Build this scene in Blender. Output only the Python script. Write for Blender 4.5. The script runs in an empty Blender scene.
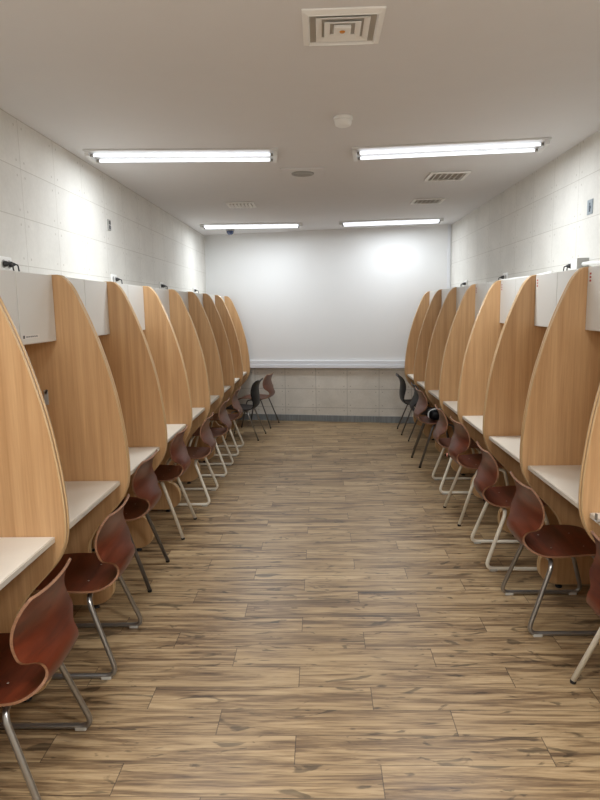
import bpy, bmesh, math, random
from mathutils import Vector, Matrix
random.seed(7)
SC = bpy.context.scene
COL = SC.collection
PI = math.pi

# ------------------------------------------------------------------ room measures (metres)
XL, XR = -1.640, 1.730            # side wall faces
H = 2.652                         # ceiling
DL, DR = 9.02, 8.414              # far wall depth at its left and right corner
Y0 = -1.3                         # wall behind the camera
YL = [2.326 + 0.8101 * k for k in range(-1, 9)]   # near faces of the left dividers
YR = [2.5777 + 0.7984 * k for k in range(-1, 8)]
TH = 0.044                        # divider thickness

# ------------------------------------------------------------------ helpers
def lin(c):
    return tuple(((v / 255) / 12.92 if v / 255 <= 0.04045 else ((v / 255 + 0.055) / 1.055) ** 2.4) for v in c) + (1.0,)

def link(name, bm, mats, parent=None, loc=(0, 0, 0), smooth=False, flat_angle=None):
    bmesh.ops.remove_doubles(bm, verts=bm.verts, dist=1e-6)
    bmesh.ops.recalc_face_normals(bm, faces=bm.faces)
    me = bpy.data.meshes.new(name)
    bm.to_mesh(me); bm.free()
    if not isinstance(mats, (list, tuple)): mats = [mats]
    for m in mats: me.materials.append(m)
    o = bpy.data.objects.new(name, me)
    COL.objects.link(o)
    o.location = loc
    if parent is not None: o.parent = parent
    if smooth:
        for p in me.polygons: p.use_smooth = True
        if flat_angle:
            me.set_sharp_from_angle(angle=math.radians(flat_angle))
    return o

def tag(o, label=None, cat=None, group=None, kind=None):
    if label: o['label'] = label
    if cat: o['category'] = cat
    if group: o['group'] = group
    if kind: o['kind'] = kind
    return o

def empty(name, loc, rz, label, cat, group=None):
    o = bpy.data.objects.new(name, None)
    o.empty_display_size = 0.1
    COL.objects.link(o)
    o.location = loc; o.rotation_euler = (0, 0, rz)
    return tag(o, label, cat, group)

def box(bm, x0, x1, y0, y1, z0, z1, bev=0.0, mi=0, seg=2):
    b = bmesh.new()
    x0, x1 = min(x0, x1), max(x0, x1); y0, y1 = min(y0, y1), max(y0, y1)
    vs = [b.verts.new((x, y, z)) for x in (x0, x1) for y in (y0, y1) for z in (z0, z1)]
    for f in ((0, 1, 3, 2), (4, 6, 7, 5), (0, 4, 5, 1), (2, 3, 7, 6), (0, 2, 6, 4), (1, 5, 7, 3)):
        b.faces.new([vs[i] for i in f])
    bmesh.ops.recalc_face_normals(b, faces=b.faces)
    if bev: bmesh.ops.bevel(b, geom=b.edges[:], offset=bev, segments=seg, affect='EDGES', profile=0.5)
    add(bm, b, mi)

def add(bm, b, mi=0, mat=None):
    mp = {}
    for v in b.verts: mp[v] = bm.verts.new(mat @ v.co if mat else v.co)
    for f in b.faces:
        try:
            nf = bm.faces.new([mp[v] for v in f.verts]); nf.material_index = mi; nf.smooth = f.smooth
        except ValueError: pass
    b.free()

def bx(*a, **k):
    bm = bmesh.new(); box(bm, *a, **k); return bm

def lathe(bm, prof, n=32, mi=0, mat=None, closed=True):
    """revolve (r,z) about z"""
    b = bmesh.new(); rings = []
    for r, z in prof:
        rings.append([b.verts.new((r * math.cos(2 * PI * i / n), r * math.sin(2 * PI * i / n), z)) for i in range(n)])
    for a, c in zip(rings, rings[1:]):
        for i in range(n):
            b.faces.new((a[i], a[(i + 1) % n], c[(i + 1) % n], c[i]))
    if closed:
        b.faces.new(rings[0][::-1]); b.faces.new(rings[-1])
    for f in b.faces: f.smooth = True
    add(bm, b, mi, mat)

def fillet(pts, r, seg=6):
    pts = [Vector(p) for p in pts]; out = [pts[0]]
    for a, b, c in zip(pts, pts[1:], pts[2:]):
        d1 = (a - b); d2 = (c - b)
        rr = min(r, d1.length * 0.45, d2.length * 0.45)
        p0 = b + d1.normalized() * rr; p1 = b + d2.normalized() * rr
        for i in range(seg + 1):
            t = i / seg
            out.append(p0 * (1 - t) ** 2 + b * 2 * t * (1 - t) + p1 * t * t)
    out.append(pts[-1])
    return out

def tube(bm, pts, r, n=12, mi=0):
    b = bmesh.new(); rings = []; pts = [Vector(p) for p in pts]
    t = (pts[1] - pts[0]).normalized()
    u = t.orthogonal().normalized()
    for i, p in enumerate(pts):
        if i == 0: tt = t
        elif i == len(pts) - 1: tt = (pts[i] - pts[i - 1]).normalized()
        else: tt = ((pts[i] - pts[i - 1]).normalized() + (pts[i + 1] - pts[i]).normalized()).normalized()
        u = (u - tt * u.dot(tt)).normalized(); w = tt.cross(u)
        rings.append([b.verts.new(p + (u * math.cos(2 * PI * k / n) + w * math.sin(2 * PI * k / n)) * r) for k in range(n)])
    for a, c in zip(rings, rings[1:]):
        for k in range(n):
            f = b.faces.new((a[k], a[(k + 1) % n], c[(k + 1) % n], c[k])); f.smooth = True
    b.faces.new(rings[0][::-1]); b.faces.new(rings[-1])
    bmesh.ops.recalc_face_normals(b, faces=b.faces)
    add(bm, b, mi)

def catmull(pts, sub=6):
    out = []
    P = [Vector(p) for p in pts]
    P = [P[0] * 2 - P[1]] + P + [P[-1] * 2 - P[-2]]
    for i in range(1, len(P) - 2):
        for s in range(sub):
            t = s / sub
            a, b, c, d = P[i - 1], P[i], P[i + 1], P[i + 2]
            out.append(0.5 * ((2 * b) + (c - a) * t + (2 * a - 5 * b + 4 * c - d) * t * t + (3 * b - a - 3 * c + d) * t ** 3))
    out.append(P[-2])
    return out

# ------------------------------------------------------------------ node helpers / materials
class N:
    def __init__(s, name):
        s.m = bpy.data.materials.new(name); s.m.use_nodes = True
        s.t = s.m.node_tree; s.b = s.t.nodes['Principled BSDF']
    def new(s, typ, **kw):
        n = s.t.nodes.new(typ)
        for k, v in kw.items(): setattr(n, k, v)
        return n
    def link(s, a, b): s.t.links.new(a, b)
    def math(s, op, a, b=None, c=None, clamp=False):
        n = s.new('ShaderNodeMath', operation=op); n.use_clamp = clamp
        for i, v in enumerate((a, b, c)):
            if v is None: continue
            if isinstance(v, (int, float)): n.inputs[i].default_value = v
            else: s.link(v, n.inputs[i])
        return n.outputs[0]
    def mix(s, f, a, b, blend='MIX'):
        n = s.new('ShaderNodeMix', data_type='RGBA', blend_type=blend)
        for i, v in ((0, f), (6, a), (7, b)):
            if isinstance(v, (int, float)): n.inputs[i].default_value = v
            elif isinstance(v, tuple): n.inputs[i].default_value = v
            else: s.link(v, n.inputs[i])
        return n.outputs[2]
    def coord(s):
        tc = s.new('ShaderNodeTexCoord'); return tc.outputs['Object']
    def mapping(s, v, scale=(1, 1, 1), loc=(0, 0, 0)):
        n = s.new('ShaderNodeMapping'); s.link(v, n.inputs[0])
        n.inputs['Scale'].default_value = scale; n.inputs['Location'].default_value = loc
        return n.outputs[0]
    def noise(s, v, scale, detail=3, rough=0.5, dist=0.0):
        n = s.new('ShaderNodeTexNoise'); s.link(v, n.inputs['Vector'])
        n.inputs['Scale'].default_value = scale; n.inputs['Detail'].default_value = detail
        n.inputs['Roughness'].default_value = rough; n.inputs['Distortion'].default_value = dist
        return n.outputs[0]
    def ramp(s, f, stops):
        n = s.new('ShaderNodeValToRGB'); s.link(f, n.inputs[0])
        e = n.color_ramp.elements
        while len(e) < len(stops): e.new(0.5)
        for el, (p, c) in zip(e, stops): el.position = p; el.color = c
        return n.outputs[0]
    def bump(s, h, strength=0.2, dist=0.01):
        n = s.new('ShaderNodeBump'); n.inputs['Strength'].default_value = strength; n.inputs['Distance'].default_value = dist
        s.link(h, n.inputs['Height']); s.link(n.outputs[0], s.b.inputs['Normal'])
    def set(s, **kw):
        for k, v in kw.items():
            i = s.b.inputs[k.replace('_', ' ')]
            if hasattr(v, 'node'): s.link(v, i)
            else: i.default_value = v
        return s

def plain(name, rgb, rough=0.5, metal=0.0, var=0.05, coat=0.0, spec=0.5, scale=8):
    n = N(name); c = lin(rgb)
    d = tuple(x * (1 - var) for x in c[:3]) + (1,)
    f = n.noise(n.coord(), scale, 4)
    n.set(Base_Color=n.mix(f, c, d), Roughness=rough, Metallic=metal, Specular_IOR_Level=spec)
    if coat: n.set(Coat_Weight=coat, Coat_Roughness=0.12)
    return n.m

def wood(name, light, dark, scale=(30, 30, 1.1), rough=0.4, coat=0.0, fine=0.5, contrast=(0.3, 0.72)):
    """grain runs along the axis with the small scale"""
    n = N(name); co = n.coord()
    info = n.new('ShaderNodeObjectInfo')
    off = n.new('ShaderNodeVectorMath', operation='ADD'); n.link(co, off.inputs[0])
    sc = n.new('ShaderNodeVectorMath', operation='SCALE'); sc.inputs[0].default_value = (7, 5, 3)
    n.link(info.outputs['Random'], sc.inputs['Scale']); n.link(sc.outputs[0], off.inputs[1])
    v = n.mapping(off.outputs[0], scale)
    a = n.noise(v, 1.0, 5, 0.6, 0.5)
    v2 = n.mapping(off.outputs[0], tuple(s * 5 for s in scale))
    b = n.noise(v2, 1.0, 3, 0.6)
    f = n.math('ADD', n.math('MULTIPLY', a, 1 - fine * 0.5), n.math('MULTIPLY', b, fine * 0.5))
    col = n.ramp(f, [(contrast[0], lin(dark)), (contrast[1], lin(light))])
    n.set(Base_Color=col, Roughness=rough)
    if coat: n.set(Coat_Weight=coat, Coat_Roughness=0.15)
    n.bump(f, 0.04, 0.002)
    return n.m

def emit(name, rgb, strength):
    n = N(name)
    n.set(Base_Color=(0.8, 0.8, 0.8, 1), Emission_Color=lin(rgb), Emission_Strength=strength)
    return n.m

def tiles(name, base, dark, seam, axis, a0, pa, z0, pz, da=0.045, dz=0.04, rough=0.75, seam_w=0.0022):
    """cement board tiles with fine joints and four fixing dots near each tile's corners"""
    n = N(name); co = n.coord()
    s = n.new('ShaderNodeSeparateXYZ'); n.link(co, s.inputs[0])
    A = s.outputs[axis]; Z = s.outputs[2]
    def fold(x, o, p):
        fr = n.math('FRACT', n.math('DIVIDE', n.math('SUBTRACT', x, o), p))
        c = n.math('ABSOLUTE', n.math('SUBTRACT', fr, 0.5))
        return n.math('MULTIPLY', n.math('SUBTRACT', 0.5, c), p)      # distance to the joint
    ja, jz = fold(A, a0, pa), fold(Z, z0, pz)
    ja2 = n.math('LESS_THAN', ja, seam_w); jz2 = n.math('LESS_THAN', jz, seam_w)
    joint = n.math('MAXIMUM', ja2, jz2)
    ex, ez = n.math('SUBTRACT', ja, da), n.math('SUBTRACT', jz, dz)
    d = n.math('SQRT', n.math('ADD', n.math('MULTIPLY', ex, ex), n.math('MULTIPLY', ez, ez)))
    dot = n.math('LESS_THAN', d, 0.007)
    m1 = n.noise(co, 2.2, 6, 0.65, 0.3); m2 = n.noise(co, 45, 3, 0.6)
    f = n.math('ADD', n.math('MULTIPLY', m1, 0.75), n.math('MULTIPLY', m2, 0.25))
    # a slight tone of its own for each board
    ia = n.math('FLOOR', n.math('DIVIDE', n.math('SUBTRACT', A, a0), pa)); iz = n.math('FLOOR', n.math('DIVIDE', n.math('SUBTRACT', Z, z0), pz))
    cv = n.new('ShaderNodeCombineXYZ'); n.link(ia, cv.inputs[0]); n.link(iz, cv.inputs[1])
    wn = n.new('ShaderNodeTexWhiteNoise', noise_dimensions='3D'); n.link(cv.outputs[0], wn.inputs[0])
    f = n.math('ADD', f, n.math('MULTIPLY', n.math('SUBTRACT', wn.outputs[0], 0.5), 0.12))
    col = n.ramp(f, [(0.3, lin(dark)), (0.65, lin(base))])
    col = n.mix(n.math('MULTIPLY', joint, 0.75), col, lin(seam))
    col = n.mix(n.math('MULTIPLY', dot, 0.7), col, lin(seam))
    n.set(Base_Color=col, Roughness=rough)
    hgt = n.math('SUBTRACT', n.math('MULTIPLY', m2, 0.2), joint)
    n.bump(hgt, 0.15, 0.003)
    return n.m

def floor_mat():
    n = N('laminate_planks'); co = n.coord()
    s = n.new('ShaderNodeSeparateXYZ'); n.link(co, s.inputs[0]); X, Y = s.outputs[0], s.outputs[1]
    W, L = 0.152, 0.917
    ry = n.math('DIVIDE', n.math('SUBTRACT', Y, 2.288), W)
    row = n.math('FLOOR', ry); fy = n.math('FRACT', ry)
    xx = n.math('DIVIDE', n.math('ADD', n.math('SUBTRACT', X, 0.192), n.math('MULTIPLY', n.math('ADD', row, 3), L / 3)), L)
    idx = n.math('FLOOR', xx); fx = n.math('FRACT', xx)
    cv = n.new('ShaderNodeCombineXYZ'); n.link(row, cv.inputs[0]); n.link(idx, cv.inputs[1])
    wn = n.new('ShaderNodeTexWhiteNoise', noise_dimensions='3D'); n.link(cv.outputs[0], wn.inputs[0])
    sc = n.new('ShaderNodeVectorMath', operation='SCALE'); n.link(wn.outputs[1], sc.inputs[0]); sc.inputs['Scale'].default_value = 9.0
    ad = n.new('ShaderNodeVectorMath', operation='ADD'); n.link(co, ad.inputs[0]); n.link(sc.outputs[0], ad.inputs[1])
    g1 = n.noise(n.mapping(ad.outputs[0], (1.1, 15, 1)), 1.0, 6, 0.64, 1.3)       # broad dark streaks
    g2 = n.noise(n.mapping(ad.outputs[0], (5, 90, 1)), 1.0, 4, 0.6, 0.4)          # fine grain
    g3 = n.noise(n.mapping(ad.outputs[0], (3.2, 9, 1)), 1.3, 3, 0.5, 2.2)         # knots
    f = n.math('ADD', n.math('MULTIPLY', g1, 0.66), n.math('MULTIPLY', g2, 0.34))
    f = n.math('ADD', f, n.math('MULTIPLY', n.math('SUBTRACT', wn.outputs[0], 0.5), 0.05))
    col = n.ramp(f, [(0.335, lin((70, 53, 38))), (0.435, lin((118, 94, 67))), (0.53, lin((162, 136, 100))), (0.68, lin((194, 168, 130)))])
    kn = n.math('SUBTRACT', 1.0, n.math('MULTIPLY', n.math('SUBTRACT', g3, 0.60), 8.0), clamp=True)
    kn = n.math('MAXIMUM', kn, 0.45)
    kk = n.new('ShaderNodeCombineColor')
    for i in range(3): n.link(kn, kk.inputs[i])
    col = n.mix(1.0, col, kk.outputs[0], 'MULTIPLY')
    ey = n.math('MULTIPLY', n.math('MINIMUM', fy, n.math('SUBTRACT', 1.0, fy)), W)
    ex = n.math('MULTIPLY', n.math('MINIMUM', fx, n.math('SUBTRACT', 1.0, fx)), L)
    seam = n.math('MAXIMUM', n.math('LESS_THAN', ey, 0.0012), n.math('LESS_THAN', ex, 0.0018))
    col = n.mix(n.math('MULTIPLY', seam, 0.7), col, lin((52, 40, 30)))
    n.set(Base_Color=col, Roughness=n.math('ADD', 0.29, n.math('MULTIPLY', g2, 0.16)), Specular_IOR_Level=0.45)
    n.bump(n.math('SUBTRACT', n.math('MULTIPLY', f, 0.5), seam), 0.12, 0.002)
    return n.m

M = {}
M['floor'] = floor_mat()
M['ceiling'] = plain('ceiling_paint', (225, 224, 225), 0.9, var=0.03, spec=0.2)
M['wall_l'] = tiles('cement_board_left', (229, 227, 221), (212, 210, 204), (186, 182, 173), 1, 3.51, 0.447, 2.386, 0.262)
M['wall_r'] = tiles('cement_board_right', (229, 227, 221), (212, 210, 204), (186, 182, 173), 1, 4.355, 0.447, 2.414, 0.270)
M['wall_n'] = tiles('cement_board_rear', (220, 214, 205), (200, 195, 185), (150, 146, 140), 0, 0, 0.445, 2.386, 0.262)
M['tile_far'] = tiles('cement_tile_far', (218, 213, 203), (192, 187, 177), (136, 132, 124), 0, 0.690, 0.447, 0.199, 0.268, rough=0.6, seam_w=0.0028)
M['board_white'] = plain('white_wall_board', (228, 229, 229), 0.55, var=0.02, scale=2)
M['ledge'] = plain('white_ledge_paint', (226, 229, 234), 0.4, var=0.02)
M['base'] = wood('grey_skirting', (138, 142, 142), (104, 108, 110), (50, 1, 3), 0.5)
M['oak'] = wood('oak_laminate', (212, 172, 126), (176, 134, 90), (30, 30, 0.8), 0.38, fine=0.6)
M['oak_edge'] = wood('oak_edge_band', (214, 182, 138), (190, 154, 108), (20, 20, 1.0), 0.3, coat=0.3)
M['oak_gap'] = wood('oak_core', (150, 112, 72), (120, 86, 54), (26, 26, 1.0), 0.6)
M['desk'] = plain('desk_laminate', (233, 226, 212), 0.42, var=0.03, scale=40)
M['desk_edge'] = plain('desk_edge_band', (206, 196, 180), 0.5, var=0.04)
M['cab'] = plain('cabinet_white', (222, 219, 211), 0.5, var=0.02)
M['door'] = plain('cabinet_door_white', (214, 212, 206), 0.4, var=0.02)
M['ply'] = wood('red_plywood', (114, 48, 24), (58, 20, 9), (16, 2.0, 16), 0.36, coat=0.2, fine=0.3)
M['ply_brown'] = wood('brown_plywood', (116, 66, 46), (78, 40, 28), (14, 2.0, 14), 0.4, coat=0.2, fine=0.4)
M['ply_edge'] = wood('plywood_edge', (146, 104, 74), (106, 70, 46), (8, 8, 90), 0.7)
M['black'] = plain('black_plastic', (19, 20, 24), 0.42, var=0.1, spec=0.25)
M['chrome'] = plain('chrome_tube', (160, 157, 152), 0.30, metal=0.85, var=0.1)
M['darkmetal'] = plain('dark_tube', (112, 108, 104), 0.4, metal=0.7, var=0.1)
M['cream'] = plain('cream_painted_tube', (224, 216, 198), 0.38, var=0.05)
M['rubber'] = plain('black_rubber', (26, 25, 24), 0.7)
M['glide'] = plain('grey_glide', (186, 182, 172), 0.5)
M['steel'] = plain('screw_steel', (200, 196, 190), 0.3, metal=0.9)
M['white_plastic'] = plain('white_plastic', (244, 244, 242), 0.4, var=0.02)
M['grey_plastic'] = plain('grey_plastic', (168, 167, 163), 0.5)
M['dark_plastic'] = plain('dark_plastic', (44, 44, 46), 0.4)
M['vent'] = plain('vent_paint', (243, 242, 239), 0.5, var=0.03)
M['vent_dark'] = plain('vent_shadow_box', (186, 182, 176), 0.8)
M['lamp_body'] = plain('lamp_tray', (228, 228, 227), 0.35, var=0.02)
M['tube'] = emit('lamp_tube', (238, 244, 255), 2.6)
M['tube_near'] = emit('lamp_tube_warm', (255, 246, 236), 2.6)
M['orange'] = plain('sensor_amber', (214, 140, 50), 0.3)
M['dome'] = plain('smoked_dome', (58, 72, 104), 0.15, var=0.1, coat=0.6)
M['red'] = plain('red_print', (170, 60, 56), 0.6)
M['paper'] = plain('paper_tag', (226, 222, 216), 0.7)
M['bluegrey'] = plain('blue_grey_sign', (150, 160, 168), 0.4)
M['signdark'] = plain('sign_figure', (60, 70, 82), 0.5)
M['pink'] = plain('pink_sticker', (196, 130, 112), 0.5)

# ------------------------------------------------------------------ the setting
def struct(name, bm, m, label=None, **k):
    o = link(name, bm, m, **k); o['kind'] = 'structure'
    if label: o['label'] = label
    return o
struct('floor', bx(XL - .1, XR + .1, Y0 - .1, DL + .3, -0.1, 0), M['floor'])
struct('ceiling', bx(XL - .1, XR + .1, Y0 - .1, DL + .3, H, H + .1), M['ceiling'])
struct('wall_left', bx(XL - .1, XL, Y0, DL + .3, 0, H), M['wall_l'])
struct('wall_right', bx(XR, XR + .1, Y0, DL + .3, 0, H), M['wall_r'])
struct('wall_near', bx(XL, XR, Y0 - .1, Y0, 0, H), M['wall_n'])
# the far wall stands slightly askew: local x runs along it, local y into the wall
far_ang = math.atan2(DR - DL, XR - XL)
far_len = math.hypot(DR - DL, XR - XL)
def far_struct(name, bm, m, **k):
    o = struct(name, bm, m, **k); o.location = (XL, DL, 0); o.rotation_euler = (0, 0, far_ang); return o
# keep the ends of the far wall within the side walls' thickness
far_struct('wall_far', bx(-.05, far_len + .05, 0, .12, 0, 0.80), M['tile_far'])
far_struct('wall_far_upper', bx(-.05, far_len + .05, -.004, .12, 0.80, H), M['board_white'])
b = bmesh.new()
box(b, .012, far_len - .012, -.05, -.006, 0.765, 0.815, 0.006)
box(b, .012, far_len - .012, -.038, -.006, 0.815, 0.872, 0.006)
far_struct('trim_1', b, M['ledge'], label='white double-stepped ledge along the far wall')
b = bmesh.new(); box(b, far_len - .05, far_len - .012, -.016, -.005, 0.875, H - .004, 0.003)
far_struct('trim_2', b, M['ledge'], label='slim white upright strip at the right end of the far wall')
far_struct('baseboard_far', bx(.0, far_len, -.012, 0, 0.0, 0.09, 0.002), M['base'])

# ------------------------------------------------------------------ carrels
ORD = ['nearest', 'second', 'third', 'fourth', 'fifth', 'sixth', 'seventh', 'eighth', 'ninth', 'tenth']
PROFILE = catmull([(0.335, 1.787), (0.368, 1.755), (0.405, 1.692), (0.475, 1.525), (0.530, 1.355), (0.575, 1.175), (0.605, 0.985), (0.618, 0.830),
                   (0.614, 0.715), (0.585, 0.632), (0.540, 0.570), (0.485, 0.512), (0.425, 0.445), (0.385, 0.375), (0.380, 0.305), (0.412, 0.255),
                   (0.455, 0.232), (0.488, 0.190), (0.500, 0.130), (0.488, 0.075), (0.450, 0.040), (0.400, 0.022)], 5)
OUT = [(0.002, 1.791), (0.315, 1.791)] + [(p[0], p[1]) for p in PROFILE] + [(0.002, 0.022)]

def X(side, d):
    return XL + d if side > 0 else XR - d

EXT = {1: 0.0, -1: 0.024}       # the right row stands a little deeper

def slab(bm, pts, side, y0, y1, bev=0.003, mi_face=0, mi_edge=1):
    b = bmesh.new()
    pts = [(d + EXT[side] * .5 if d > 0.3 else d, z) for d, z in pts]
    lo = [b.verts.new((side * d, y0, z)) for d, z in pts]; hi = [b.verts.new((side * d, y1, z)) for d, z in pts]
    f1 = b.faces.new(lo); f2 = b.faces.new(hi[::-1])
    n = len(pts)
    for i in range(n):
        f = b.faces.new((lo[i], lo[(i + 1) % n], hi[(i + 1) % n], hi[i])); f.material_index = mi_edge; f.smooth = True
    bmesh.ops.recalc_face_normals(b, faces=b.faces)
    es = [e for e in b.edges if any(f in (f1, f2) for f in e.link_faces)]
    if bev: bmesh.ops.bevel(b, geom=es, offset=bev, segments=2, affect='EDGES', material=mi_edge)
    mp = {}
    for v in b.verts: mp[v] = bm.verts.new(v.co)
    for f in b.faces:
        nf = bm.faces.new([mp[v] for v in f.verts]); nf.material_index = f.material_index; nf.smooth = f.smooth
    b.free()

def inset(pts, k):
    return [(d - k if d > 0.3 else d, min(z, 1.791 - k) if d < 0.34 else z - (k if z > 1.5 else 0)) for d, z in pts]

def divider(side, y, label):
    r = empty('carrel_partition', (XL if side > 0 else XR, y, 0), 0, label, 'partition', 'wooden partitions of the %s row' % ('left' if side > 0 else 'right'))
    r['kind'] = 'thing'
    for k in (0, 1):
        b = bmesh.new(); slab(b, OUT, side, k * 0.026, k * 0.026 + 0.018)
        link('board', b, [M['oak'], M['oak_edge']], r)
    b = bmesh.new(); slab(b, inset(OUT, 0.006), side, 0.0185, 0.0255, 0)
    link('filler_strip', b, [M['oak_gap'], M['oak_gap']], r)
    for d in (0.09, 0.39):
        b = bmesh.new(); lathe(b, [(0.019, 0.0), (0.019, 0.008), (0.008, 0.010), (0.008, 0.0215)], 16, mat=Matrix.Translation((side * d, 0.022, 0)))
        link('leveller_foot', b, M['rubber'], r)
    return r

def carrel(side, ya, yb, ordinal, k, hidden=False):
    """desk, back board and wall cabinet between two dividers"""
    row = 'left' if side > 0 else 'right'
    x = X(side, 0); ym = (ya + yb) / 2; w = yb - ya - 0.003
    s = side; e = EXT[side]; c = 0.292 if side > 0 else 0.322
    what = '%s study desk in the %s row' % (ordinal, row)
    # back board
    bp = link('back_board', bx(s * .002, s * .017, -w / 2, w / 2, 0.004, 1.452, 0.0), M['oak'], loc=(x, ym, 0))
    tag(bp, 'oak back board against the wall behind the %s' % what, 'back board', 'oak back boards of the %s row' % row)
    # desk top
    r = empty('study_desk', (x, ym, 0), 0, 'cream white desk top, the %s' % what, 'desk', 'white desk tops of the %s row' % row)
    b = bmesh.new(); box(b, s * .020, s * (.566 + e), -w / 2, w / 2, 0.698, 0.720, 0.0015)
    link('desk_board', b, M['desk'], r)
    b = bmesh.new(); box(b, s * (.5665 + e), s * (.574 + e), -w / 2, w / 2, 0.698, 0.7195, 0.002)
    link('edge_band', b, M['desk_edge'], r)
    for q in (-1, 1):
        b = bmesh.new(); box(b, s * .06, s * .50, q * (w / 2 - .002), q * (w / 2 - .022), 0.672, 0.6975, 0.002)
        link('support_batten', b, M['oak_gap'], r)
    # wall cabinet
    r = empty('wall_cabinet', (x, ym, 0), 0, 'pale grey two-door wall cabinet above the %s' % what, 'cabinet', 'wall cabinets of the %s row' % row)
    b = bmesh.new()
    z0, z1 = 1.456, 1.790
    box(b, s * .003, s * (c - .020), -w / 2, -w / 2 + .016, z0, z1); box(b, s * .003, s * (c - .020), w / 2 - .016, w / 2, z0, z1)
    box(b, s * .003, s * (c - .020), -w / 2 + .016, w / 2 - .016, z0, z0 + .016); box(b, s * .003, s * (c - .020), -w / 2 + .016, w / 2 - .016, z1 - .016, z1)
    box(b, s * .003, s * .009, -w / 2 + .016, w / 2 - .016, z0 + .016, z1 - .016); box(b, s * .01, s * (c - .022), -.008, .008, z0 + .016, z1 - .016)
    link('cabinet_body', b, M['cab'], r)
    doors = []
    for q in (-1, 1):
        b = bmesh.new(); box(b, s * (c - .0185), s * c, q * .0025, q * (w / 2 - .002), z0 + .004, z1 - .003, 0.0018)
        doors.append(link('door', b, M['door'], r))
    # paper tags that the photo shows on some doors
    if side > 0 and k == 1:
        b = bmesh.new(); box(b, s * (c + .0001), s * (c + .0005), .02, .19, 1.484, 1.502)
        t = link('door_tag', b, M['paper'], doors[1]); t['label'] = 'small white printed strip'
        b = bmesh.new(); box(b, s * (c + .0006), s * (c + .0010), .024, .040, 1.486, 1.500)
        for i in range(6): box(b, s * (c + .0006), s * (c + .0009), .055 + i * .020, .067 + i * .020, 1.490, 1.496)
        link('print', b, M['dark_plastic'], doors[1])
    if side < 0 and k in (1, 2, 3, 4):
        b = bmesh.new(); box(b, s * (c + .0001), s * (c + .0005), w / 2 - .055, w / 2 - .020, 1.700, 1.768)
        t = link('door_tag', b, M['paper'], doors[1]); t['label'] = 'small tag with red print'
        b = bmesh.new()
        for i in range(3): box(b, s * (c + .0006), s * (c + .0009), w / 2 - .048, w / 2 - .027, 1.712 + i * .018, 1.722 + i * .018)
        link('print', b, M['red'], doors[1])

for side, YS, row in ((1, YL, 'left'), (-1, YR, 'right')):
    for i, y in enumerate(YS):
        if i == 0: lab = 'sail-shaped oak partition before the nearest desk of the %s row' % row
        elif i == len(YS) - 1: lab = 'last sail-shaped oak partition of the %s row, next to the far wall' % row
        else: lab = 'sail-shaped oak partition between the %s and %s desks of the %s row' % (ORD[i - 1], ORD[i], row)
        divider(side, y, lab)
    for i in range(len(YS) - 1):
        o = ORD[i]
        if i == len(YS) - 2: o = 'farthest'
        carrel(side, YS[i] + TH + .001, YS[i + 1] - .001, o, i)

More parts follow.
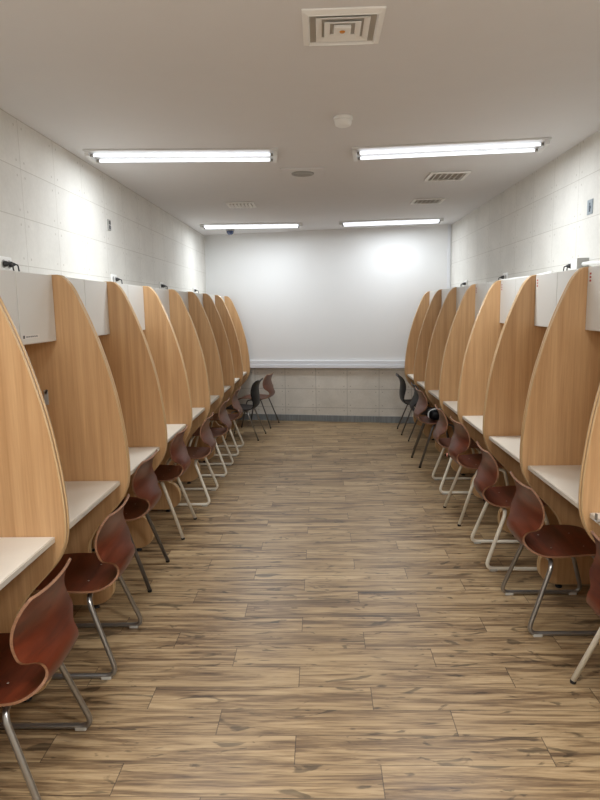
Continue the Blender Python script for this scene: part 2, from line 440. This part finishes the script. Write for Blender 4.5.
# ------------------------------------------------------------------ chairs
def shell_bm(mi_rim=1, style='ply'):
    if style == 'ply':
        prof = [(0.425, 0.372), (0.402, 0.392), (0.34, 0.400), (0.25, 0.397), (0.16, 0.389), (0.09, 0.385), (0.04, 0.390), (0.0, 0.408),
                (-0.022, 0.438), (-0.025, 0.472), (-0.010, 0.505), (0.010, 0.540), (0.025, 0.575), (0.031, 0.612), (0.024, 0.652), (0.006, 0.690), (-0.012, 0.716)]
        wid = [0.150, 0.182, 0.200, 0.207, 0.208, 0.205, 0.192, 0.162, 0.134, 0.128, 0.140, 0.200, 0.206, 0.200, 0.190, 0.177, 0.158]
        cup = [0.0, 0.002, 0.005, 0.008, 0.010, 0.012, 0.012, 0.010, 0.008, 0.010, 0.014, 0.018, 0.020, 0.020, 0.018, 0.016, 0.014]
    else:
        prof = [(0.420, 0.392), (0.40, 0.412), (0.34, 0.420), (0.25, 0.410), (0.15, 0.402), (0.085, 0.402), (0.035, 0.416), (0.004, 0.448),
                (-0.010, 0.50), (-0.012, 0.56), (-0.006, 0.62), (-0.006, 0.67), (-0.020, 0.72), (-0.044, 0.752), (-0.060, 0.766)]
        wid = [0.150, 0.180, 0.200, 0.208, 0.208, 0.200, 0.185, 0.172, 0.176, 0.190, 0.196, 0.192, 0.184, 0.170, 0.140]
        cup = [0.0, 0.002, 0.008, 0.014, 0.016, 0.016, 0.012, 0.014, 0.026, 0.036, 0.040, 0.036, 0.030, 0.022, 0.014]
    P = catmull([(a, c, 0) for a, c in prof], 3)
    Wd = catmull([(a, 0, 0) for a in wid], 3); Cp = catmull([(a, 0, 0) for a in cup], 3)
    nv = 14; t = 0.0048
    b = bmesh.new(); top, bot = [], []
    for i, p in enumerate(P):
        a = P[max(i - 1, 0)]; c = P[min(i + 1, len(P) - 1)]
        d = (c - a).normalized(); nx, nz = d.y, -d.x       # normal to the sitter's side (up on the seat, forward on the back)
        ra, rb = [], []
        for j in range(nv + 1):
            v = -1 + 2 * j / nv
            y = v * Wd[i].x; k = Cp[i].x * abs(v) ** 2.2
            px, pz = p.x + nx * k, p.y + nz * k
            # ends bow outward in the middle
            ra.append(b.verts.new((px + nx * t, y, pz + nz * t))); rb.append(b.verts.new((px - nx * t, y, pz - nz * t)))
        top.append(ra); bot.append(rb)
    n = len(P)
    for i in range(n - 1):
        for j in range(nv):
            b.faces.new((top[i][j], top[i][j + 1], top[i + 1][j + 1], top[i + 1][j]))
            b.faces.new((bot[i][j], bot[i + 1][j], bot[i + 1][j + 1], bot[i][j + 1]))
    rim = []
    for i in range(n - 1):
        rim.append(b.faces.new((top[i][0], top[i + 1][0], bot[i + 1][0], bot[i][0])))
        rim.append(b.faces.new((top[i][nv], bot[i][nv], bot[i + 1][nv], top[i + 1][nv])))
    for j in range(nv):
        rim.append(b.faces.new((top[0][j], bot[0][j], bot[0][j + 1], top[0][j + 1])))
        rim.append(b.faces.new((top[-1][j], top[-1][j + 1], bot[-1][j + 1], bot[-1][j])))
    for f in b.faces: f.smooth = True
    for f in rim: f.material_index = mi_rim
    for f in rim:
        for e in f.edges:
            if any(g not in rim for g in e.link_faces): e.smooth = False
    return b

def chair(near, far, facing, legs, shellmat, legmat, label, rear_dz=0.0, style=None, fwd=0.0):
    """near, far: floor points of the two rear legs; facing: -1 towards the left wall, +1 towards the right wall"""
    n, f = Vector(near), Vector(far); c = (n + f) / 2; d = f - n
    hd = Vector((-d.y, d.x)) if facing < 0 else Vector((d.y, -d.x))
    rz = math.atan2(hd.y, hd.x)
    style = style or ('black' if shellmat == 'black' else 'ply')
    r = empty('study_chair', (c.x, c.y, 0), rz, label, 'chair', 'study chairs of the %s row' % ('left' if facing < 0 else 'right'))
    b = shell_bm(1, style)
    for v in b.verts: v.co.z += rear_dz; v.co.x += 0.016 + fwd
    mats = [M[shellmat], M['black'] if shellmat == 'black' else M['ply_edge']]
    sh = link('seat_shell', b, mats, r)
    zt = (0.368 if style == 'ply' else 0.383) + rear_dz
    if legs == 'sled':
        for s in (-1, 1):
            b = bmesh.new()
            tube(b, fillet([(.345, 0, zt + .004), (.345, .185 * s, zt), (.450, .222 * s, .0145), (0, .222 * s, .0145), (.125, .185 * s, zt - .006), (.125, 0, zt - .004)], .055), .0115, 12)
            l = link('sled_leg', b, M[legmat], r)
            for px in (.05, .40):
                b = bmesh.new(); box(b, px - .022, px + .022, .222 * s - .012, .222 * s + .012, 0.0, .016, .003)
                link('glide', b, M['glide'], l)
    else:
        rr = .0115 if legs == 'straight' else .0085
        for s in (-1, 1):
            for (fx, tx, fy) in ((0.0, .135, .212), (.415, .335, .205)):
                b = bmesh.new(); tube(b, fillet([(fx, fy * s, .012), (tx, .178 * s, zt), (tx + (.03 if fx == 0 else -.03), .13 * s, zt + .004)], .04), rr, 12)
                l = link('leg', b, M[legmat], r)
                b = bmesh.new(); lathe(b, [(rr + .001, 0), (rr + .001, .010), (rr, .0115)], 14, mat=Matrix.Translation((fx, fy * s, 0)))
                link('foot_cap', b, M['rubber'], l)
        b = bmesh.new()
        for tx in (.165, .305): tube(b, [(tx, -.135, zt + .004), (tx, .135, zt + .004)], .009, 10)
        for s in (-1, 1): tube(b, [(.165, .13 * s, zt + .004), (.305, .13 * s, zt + .004)], .009, 10)
        link('seat_frame', b, M[legmat], r)
    if shellmat != 'black':
        for sx, sy in ((.15, -.09), (.15, .09), (.31, -.09), (.31, .09)):
            b = bmesh.new(); lathe(b, [(.0042, 0), (.0042, .0012), (.002, .002)], 10, mat=Matrix.Translation((sx, sy, .400 + rear_dz - (0.003 if sx < .2 else -.004))))
            link('screw', b, M['steel'], r)
    return r, sh

L = -1; R = 1
chair((-.893, 1.720), (-.898, 2.165), L, 'sled', 'ply', 'chrome', 'red-brown plywood chair on a chrome sled base, nearest in the left row')
chair((-.913, 2.500), (-.925, 2.940), L, 'sled', 'ply', 'chrome', 'red-brown plywood chair on a chrome sled base, second in the left row')
chair((-1.005, 3.335), (-1.005, 3.780), L, 'straight', 'ply', 'darkmetal', 'brown plywood chair on four dark grey straight legs, third in the left row', 0.03)
chair((-.992, 4.151), (-.991, 4.599), L, 'straight', 'ply', 'cream', 'brown plywood chair on four cream straight legs, fourth in the left row', 0.03)
chair((-.925, 4.900), (-.930, 5.360), L, 'sled', 'ply_brown', 'cream', 'brown plywood chair on a cream sled base, fifth in the left row')
chair((-.920, 5.790), (-.920, 6.270), L, 'sled', 'ply_brown', 'cream', 'brown plywood chair on a cream sled base, sixth in the left row')
chair((-.915, 6.640), (-.915, 7.110), L, 'sled', 'ply_brown', 'cream', 'brown plywood chair on a cream sled base, seventh in the left row')
chair((-.790, 7.454), (-.732, 7.900), L, 'thin', 'black', 'chrome', 'black shell chair with pale metal legs, pulled out near the far wall on the left', -.04, None, .03)
chair((-.696, 8.238), (-.611, 8.655), L, 'thin', 'ply_brown', 'darkmetal', 'brown plywood chair with thin dark legs, pulled out against the far wall', 0, None, .03)
chair((1.090, 2.040), (1.055, 2.490), R, 'straight', 'ply', 'cream', 'red-brown plywood chair on cream straight legs, nearest in the right row', -.028)
chair((.985, 2.855), (.980, 3.300), R, 'sled', 'ply', 'chrome', 'red-brown plywood chair on a chrome sled base, second in the right row')
chair((.980, 3.600), (.995, 4.080), R, 'sled', 'ply', 'cream', 'brown plywood chair on a cream sled base, third in the right row')
r3, sh3 = chair((.998, 4.390), (.975, 4.843), R, 'straight', 'ply', 'cream', 'brown plywood chair with a pink back sticker, fourth in the right row', 0.03)
b = bmesh.new(); lathe(b, [(.016, 0), (.016, .003), (.012, .005)], 14, mat=Matrix.Translation((-.032, .04, .475)) @ Matrix.Rotation(-PI / 2, 4, 'Y'))
t = link('sticker', b, M['pink'], r3); t['label'] = 'round pink sticker'
chair((.995, 5.170), (1.010, 5.650), R, 'sled', 'ply_brown', 'cream', 'brown plywood chair on a cream sled base, fifth in the right row')
chair((.976, 6.085), (.959, 6.515), R, 'straight', 'ply_brown', 'darkmetal', 'brown plywood chair with a black bag on its seat, sixth in the right row', 0.045)
chair((1.040, 6.900), (1.036, 7.334), R, 'thin', 'black', 'darkmetal', 'black shell chair beside the brown chair that holds a bag, right row', 0, 'ply')
chair((1.000, 7.680), (1.000, 8.130), R, 'thin', 'black', 'darkmetal', 'black shell chair nearest the far wall in the right row', -.03)

# bag on the sixth chair of the right row
b = bmesh.new()
bb = bmesh.new(); bmesh.ops.create_uvsphere(bb, u_segments=20, v_segments=14, radius=1.0)
for v in bb.verts:
    x, y, z = v.co
    v.co = Vector((math.copysign(abs(x) ** .6, x) * .085, math.copysign(abs(y) ** .6, y) * .105, math.copysign(abs(z) ** .7, z) * .055))
for f in bb.faces: f.smooth = True
add(b, bb)
rt = empty('bag', (1.17, 6.30, .508), 0, 'black bag with a white band lying on the brown chair in the right row', 'bag')
link('bag_body', b, M['black'], rt)
b = bmesh.new()
tube(b, [(-.088 * math.cos(a), -.04, .058 * math.sin(a)) for a in [i * PI / 12 for i in range(-2, 9)]], .009, 8)
link('white_band', b, M['white_plastic'], rt)

# ------------------------------------------------------------------ small fittings on the carrels
def hook(side, y, label):
    r = empty('coat_hook', (X(side, .215), y, 1.17), 0, label, 'hook')
    b = bmesh.new(); box(b, -.012, .012, -.006, 0, -.04, .036, .003)
    link('hook_plate', b, M['grey_plastic'], r)
    b = bmesh.new(); tube(b, fillet([(0, -.006, .02), (side * .012, -.03, .028), (side * .02, -.034, .04)], .01), .006, 8)
    link('hook_arm', b, M['dark_plastic'], r)
hook(1, YL[2] - .0005, 'small grey hook with dark tip on the second partition of the left row')
hook(-1, YR[2] - .0005, 'small grey hook with dark tip on a right row partition')
r = empty('desk_clip', (1.12, 2.47, .72), 0, 'small grey metal clip standing on the nearest visible right desk edge', 'clip')
b = bmesh.new(); box(b, -.014, .014, -.01, .01, 0.0005, .004, .001)
link('clip_base', b, M['grey_plastic'], r)
b = bmesh.new(); box(b, -.010, -.004, -.008, .008, .0045, .032, .002)
link('clip_tongue', b, M['chrome'], r)

def socket(side, y, label, plugs, mat='white_plastic'):
    r = empty('wall_socket', (X(side, 0), y, 1.855), 0, label, 'socket', 'sockets above the cabinets')
    s = side
    b = bmesh.new(); box(b, s * .0005, s * .014, -.062, .062, -.038, .038, .004)
    pl = link('cover_plate', b, M[mat], r)
    b = bmesh.new()
    for q in (-.029, .029):
        lathe(b, [(.021, 0), (.021, .002), (.018, .0022)], 20, mat=Matrix.Translation((s * .0142, q, 0)) @ Matrix.Rotation(s * PI / 2, 4, 'Y'))
    link('outlet', b, M['grey_plastic'], pl)
    for q in plugs:
        b = bmesh.new(); lathe(b, [(.015, 0), (.015, .012), (.010, .020), (.006, .030)], 18, mat=Matrix.Translation((s * .0166, q, 0)) @ Matrix.Rotation(s * PI / 2, 4, 'Y'))
        tube(b, fillet([(s * .044, q, 0), (s * .060, q, -.004), (s * .062, q + .006, -.045), (s * .058, q + .05, -.058)], .02), .004, 8)
        p = link('plug', b, M['dark_plastic'], r)
        p['label'] = 'black plug with its lead'
socket(1, 3.235, 'white wall socket with two black plugs above the second left cabinet', (-.029, .029))
socket(1, 4.945, 'white wall socket with a dark plug above the fourth left cabinet', (.029,))
socket(1, 6.43, 'white wall socket with dark plugs above the sixth left cabinet', (-.029, .029))
socket(1, 8.10, 'white wall socket above the farthest left cabinet', (.0,))
socket(-1, 4.36, 'white wall socket with plugs above the third right cabinet', (-.029, .029))
socket(-1, 5.93, 'white wall socket with a dark plug above the fifth right cabinet', (.029,))
socket(-1, 7.52, 'white wall socket with dark plugs above the seventh right cabinet', (-.029, .029))
r = empty('junction_box', (XR, 4.18, 1.845), 0, 'grey surface-mounted cable box beside the third right cabinet socket', 'cable box')
b = bmesh.new(); box(b, -.001, -.075, -.05, .05, -.035, .045, .004); link('box_body', b, M['grey_plastic'], r)
b = bmesh.new(); box(b, -.0755, -.079, -.046, .046, -.031, .041, .001); link('box_cover', b, M['white_plastic'], r)
b = bmesh.new(); tube(b, catmull([(XR - .10, 4.50, 1.818), (XR - .16, 4.75, 1.802), (XR - .20, 5.05, 1.802), (XR - .20, 5.4, 1.802), (XR - .15, 5.7, 1.802)], 6), .011, 10)
tag(link('power_cable', b, M['white_plastic']), 'white cable lying along the tops of the right cabinets beyond the grey box', 'cable')
b = bmesh.new(); tube(b, catmull([(XR - .04, 4.12, 1.85), (XR - .06, 3.95, 1.845), (XR - .09, 3.6, 1.826), (XR - .12, 3.2, 1.804), (XR - .14, 2.9, 1.804)], 6), .013, 10)
tag(link('power_cable', b, M['white_plastic']), 'thick white cable leaving the grey box towards the nearest right cabinet', 'cable')

# small plates on the walls
r = empty('wall_plate', (XL, 4.92, 2.269), 0, 'small dark grey plate high on the left wall', 'plate')
b = bmesh.new(); box(b, .0005, .010, -.030, .030, -.042, .042, .003); link('plate_frame', b, M['grey_plastic'], r)
b = bmesh.new(); box(b, .0105, .013, -.020, .020, .004, .032, .001); box(b, .0105, .013, -.020, .020, -.032, -.004, .001); link('plate_button', b, M['dark_plastic'], r)
r = empty('wall_sign', (XR, 4.153, 2.208), 0, 'small blue-grey sign with dark figure high on the right wall', 'sign')
b = bmesh.new(); box(b, -.0005, -.005, -.040, .040, -.046, .046, .0015); link('sign_panel', b, M['bluegrey'], r)
b = bmesh.new()
box(b, -.0052, -.0062, -.012, .010, -.030, .010, .0004); box(b, -.0052, -.0062, -.020, -.012, -.012, .002, .0003)
lathe(b, [(.008, 0), (.008, .001)], 14, mat=Matrix.Translation((-.0052, .0, .020)) @ Matrix.Rotation(-PI / 2, 4, 'Y'))
link('sign_figure', b, M['signdark'], r)

# ------------------------------------------------------------------ ceiling
def lamp(x, y, rz, label, tubemat='tube', length=1.27, power=29, color=(.90, .955, 1.0)):
    r = empty('ceiling_lamp', (x, y, H), rz, label, 'lamp', 'twin tube ceiling lamps')
    hl = length / 2; hw = .150
    b = bmesh.new()
    box(b, -hl, hl, -hw, hw, -.010, -.0005, .002)
    box(b, -hl, hl, -hw, -hw + .012, -.012, -.010); box(b, -hl, hl, hw - .012, hw, -.012, -.010)
    link('lamp_tray', b, M['lamp_body'], r)
    for q in (-1, 1):
        b = bmesh.new(); box(b, q * (hl - .001), q * (hl - .030), -.115, .115, -.036, -.0105, .004)
        e = link('tube_holder', b, M['lamp_body'], r)
    for q in (-.077, .077):
        b = bmesh.new()
        tube(b, [(-hl + .050, q, -.024), (hl - .050, q, -.024)], .0090, 16)
        t = link('lamp_tube', b, M[tubemat], r); t['label'] = 'glowing white tube'
        for e in (-1, 1):
            b = bmesh.new(); tube(b, [(e * (hl - .0305), q, -.024), (e * (hl - .0495), q, -.024)], .0094, 14)
            link('tube_cap', b, M['chrome'], t)
    ld = bpy.data.lights.new('lamp_light', 'AREA'); ld.shape = 'RECTANGLE'; ld.size = 0.66; ld.size_y = 0.17
    ld.energy = power; ld.color = color
    lo = bpy.data.objects.new('lamp_light', ld); COL.objects.link(lo); lo.parent = r; lo.location = (0, 0, -.042)
    return r
lamp(-.915, 4.385, math.radians(5.0), 'lit twin tube ceiling lamp, the closer one on the left', power=24)
lamp(.868, 4.41, math.radians(-5.0), 'lit twin tube ceiling lamp, the closer one on the right')
lamp(-.855, 8.02, math.radians(4.0), 'lit twin tube ceiling lamp by the far wall, left, beside the dome camera', power=25)
lamp(.885, 7.97, math.radians(-6.0), 'lit twin tube ceiling lamp by the far wall, right', power=18)
lamp(-.90, 0.55, 0, 'twin tube ceiling lamp over the near end, left of the camera', 'tube_near', power=68, color=(.95, .975, 1.0))
lamp(.90, 0.55, 0, 'twin tube ceiling lamp over the near end, right of the camera', 'tube_near', power=68, color=(.95, .975, 1.0))

# four-way diffuser
r = empty('air_diffuser', (.096, 2.53, H), 0, 'square four-way air diffuser with nested frames in the ceiling near the camera', 'air vent')
def sqring(bm, ro, ri, zo, zi, t=.004):
    """square sloped ring from outer half-size ro at depth zo to inner ri at depth zi"""
    b = bmesh.new()
    def sq(h, z): return [b.verts.new((sx * h, sy * h, z)) for sx, sy in ((-1, -1), (1, -1), (1, 1), (-1, 1))]
    rings = [sq(ro, zo), sq(ri, zi), sq(ri, zi + t), sq(ro, zo + t)]
    for i in range(4):
        a, c = rings[i], rings[(i + 1) % 4]
        for k in range(4): b.faces.new((a[k], a[(k + 1) % 4], c[(k + 1) % 4], c[k]))
    bmesh.ops.recalc_face_normals(b, faces=b.faces)
    add(bm, b)
b = bmesh.new(); box(b, -.125, .125, -.125, .125, -.004, -.0005); link('duct_backing', b, M['vent_dark'], r)
b = bmesh.new(); sqring(b, .150, .127, -.006, -.014, .006); sqring(b, .1275, .1235, -.016, -.008, .006); link('outer_frame', b, M['vent'], r)
for k, (ro, ri, zo) in enumerate(((.100, .078, -.013), (.068, .047, -.015))):
    b = bmesh.new(); sqring(b, ro, ri, zo, zo + .006, .003); link('vane_ring', b, M['vent'], r)
b = bmesh.new(); box(b, -.032, .032, -.032, .032, -.018, -.006, .003); cc = link('centre_block', b, M['vent'], r)
b = bmesh.new(); lathe(b, [(.009, -.022), (.011, -.0185)], 16); link('sensor_dot', b, M['orange'], cc)

r = empty('smoke_detector', (.139, 3.655, H), 0, 'round white smoke detector on the ceiling', 'smoke detector')
b = bmesh.new(); lathe(b, [(.054, -.0005), (.054, -.014), (.050, -.017)], 32); link('detector_base', b, M['white_plastic'], r)
b = bmesh.new(); lathe(b, [(.048, -.0175), (.0475, -.034), (.042, -.046), (.030, -.051), (.004, -.052)], 32); link('detector_cover', b, M['white_plastic'], r)

r = empty('ceiling_speaker', (-.125, 5.03, H), 0, 'flat square ceiling plate with a round speaker in its middle', 'speaker')
b = bmesh.new(); box(b, -.165, .165, -.15, .15, -.012, -.0005, .003); link('speaker_plate', b, M['ceiling'], r)
b = bmesh.new(); lathe(b, [(.088, -.0125), (.086, -.020), (.070, -.024), (.062, -.015), (.004, -.014)], 36); link('speaker_grille', b, M['grey_plastic'], r)

def grille(x, y, wx, wy, label, n=6):
    r = empty('air_grille', (x, y, H), 0, label, 'air vent', 'louvred air grilles')
    b = bmesh.new(); box(b, -wx / 2 + .02, wx / 2 - .02, -wy / 2 + .02, wy / 2 - .02, -.003, -.0005); link('duct_backing', b, M['vent_dark'], r)
    b = bmesh.new()
    for sx in (-1, 1): box(b, sx * (wx / 2 - .028), sx * wx / 2, -wy / 2, wy / 2, -.014, -.0035, .002)
    for sy in (-1, 1): box(b, -wx / 2 + .0285, wx / 2 - .0285, sy * (wy / 2 - .028), sy * wy / 2, -.014, -.0035, .002)
    link('grille_frame', b, M['vent'], r)
    b = bmesh.new()
    for i in range(n):
        q = -wx / 2 + .05 + i * (wx - .10) / (n - 1)
        bb = bx(-.0015, .0015, -wy / 2 + .03, wy / 2 - .03, -.012, .012)
        add(b, bb, 0, Matrix.Translation((q, 0, -.017)) @ Matrix.Rotation(.9, 4, 'Y'))
    link('louvre', b, M['vent'], r)
grille(1.045, 5.305, .32, .32, 'louvred square air grille on the ceiling beyond the closer right lamp')
grille(1.09, 6.50, .31, .29, 'louvred air grille on the ceiling right side, farther towards the far wall')
grille(-.785, 6.46, .28, .29, 'louvred air grille on the ceiling left side beyond the closer left lamp')

r = empty('dome_camera', (-1.175, 8.36, H), 0, 'dark dome security camera on the ceiling beside the far left lamp', 'camera')
b = bmesh.new(); lathe(b, [(.058, -.0005), (.058, -.022), (.054, -.026)], 28); link('camera_base', b, M['grey_plastic'], r)
b = bmesh.new(); lathe(b, [(.050, -.0265)] + [(.050 * math.cos(a), -.030 - .050 * math.sin(a)) for a in [i * PI / 16 for i in range(0, 8)]], 28); link('camera_dome', b, M['dome'], r)

# ------------------------------------------------------------------ camera, world, view
f, p, y, ro, h = 620, 0.14648, -0.03536, -0.01804, 1.6
fw = Vector((math.sin(y) * math.cos(p), math.cos(y) * math.cos(p), -math.sin(p)))
rt = Vector((math.cos(y), -math.sin(y), 0)); up = rt.cross(fw)
r2 = math.cos(ro) * rt + math.sin(ro) * up; u2 = -math.sin(ro) * rt + math.cos(ro) * up
cd = bpy.data.cameras.new('camera'); cam = bpy.data.objects.new('camera', cd); COL.objects.link(cam)
cd.sensor_fit = 'HORIZONTAL'; cd.sensor_width = 36; cd.lens = 36 * f / 600; cd.clip_start = 0.05
m = Matrix((r2, u2, -fw)).transposed().to_4x4(); m.translation = (0, 0, h)
cam.matrix_world = m
SC.camera = cam
w = bpy.data.worlds.new('world'); SC.world = w; w.use_nodes = True
w.node_tree.nodes['Background'].inputs[0].default_value = (0.8, 0.85, 0.9, 1)
w.node_tree.nodes['Background'].inputs[1].default_value = 0.0
SC.view_settings.view_transform = 'Standard'; SC.view_settings.look = 'None'
SC.view_settings.exposure = -0.46; SC.view_settings.gamma = 1.0; SC.view_settings.use_curve_mapping = False
try:
    SC.cycles.max_bounces = 10; SC.cycles.diffuse_bounces = 6
    SC.cycles.sample_clamp_indirect = 8.0
except Exception: pass
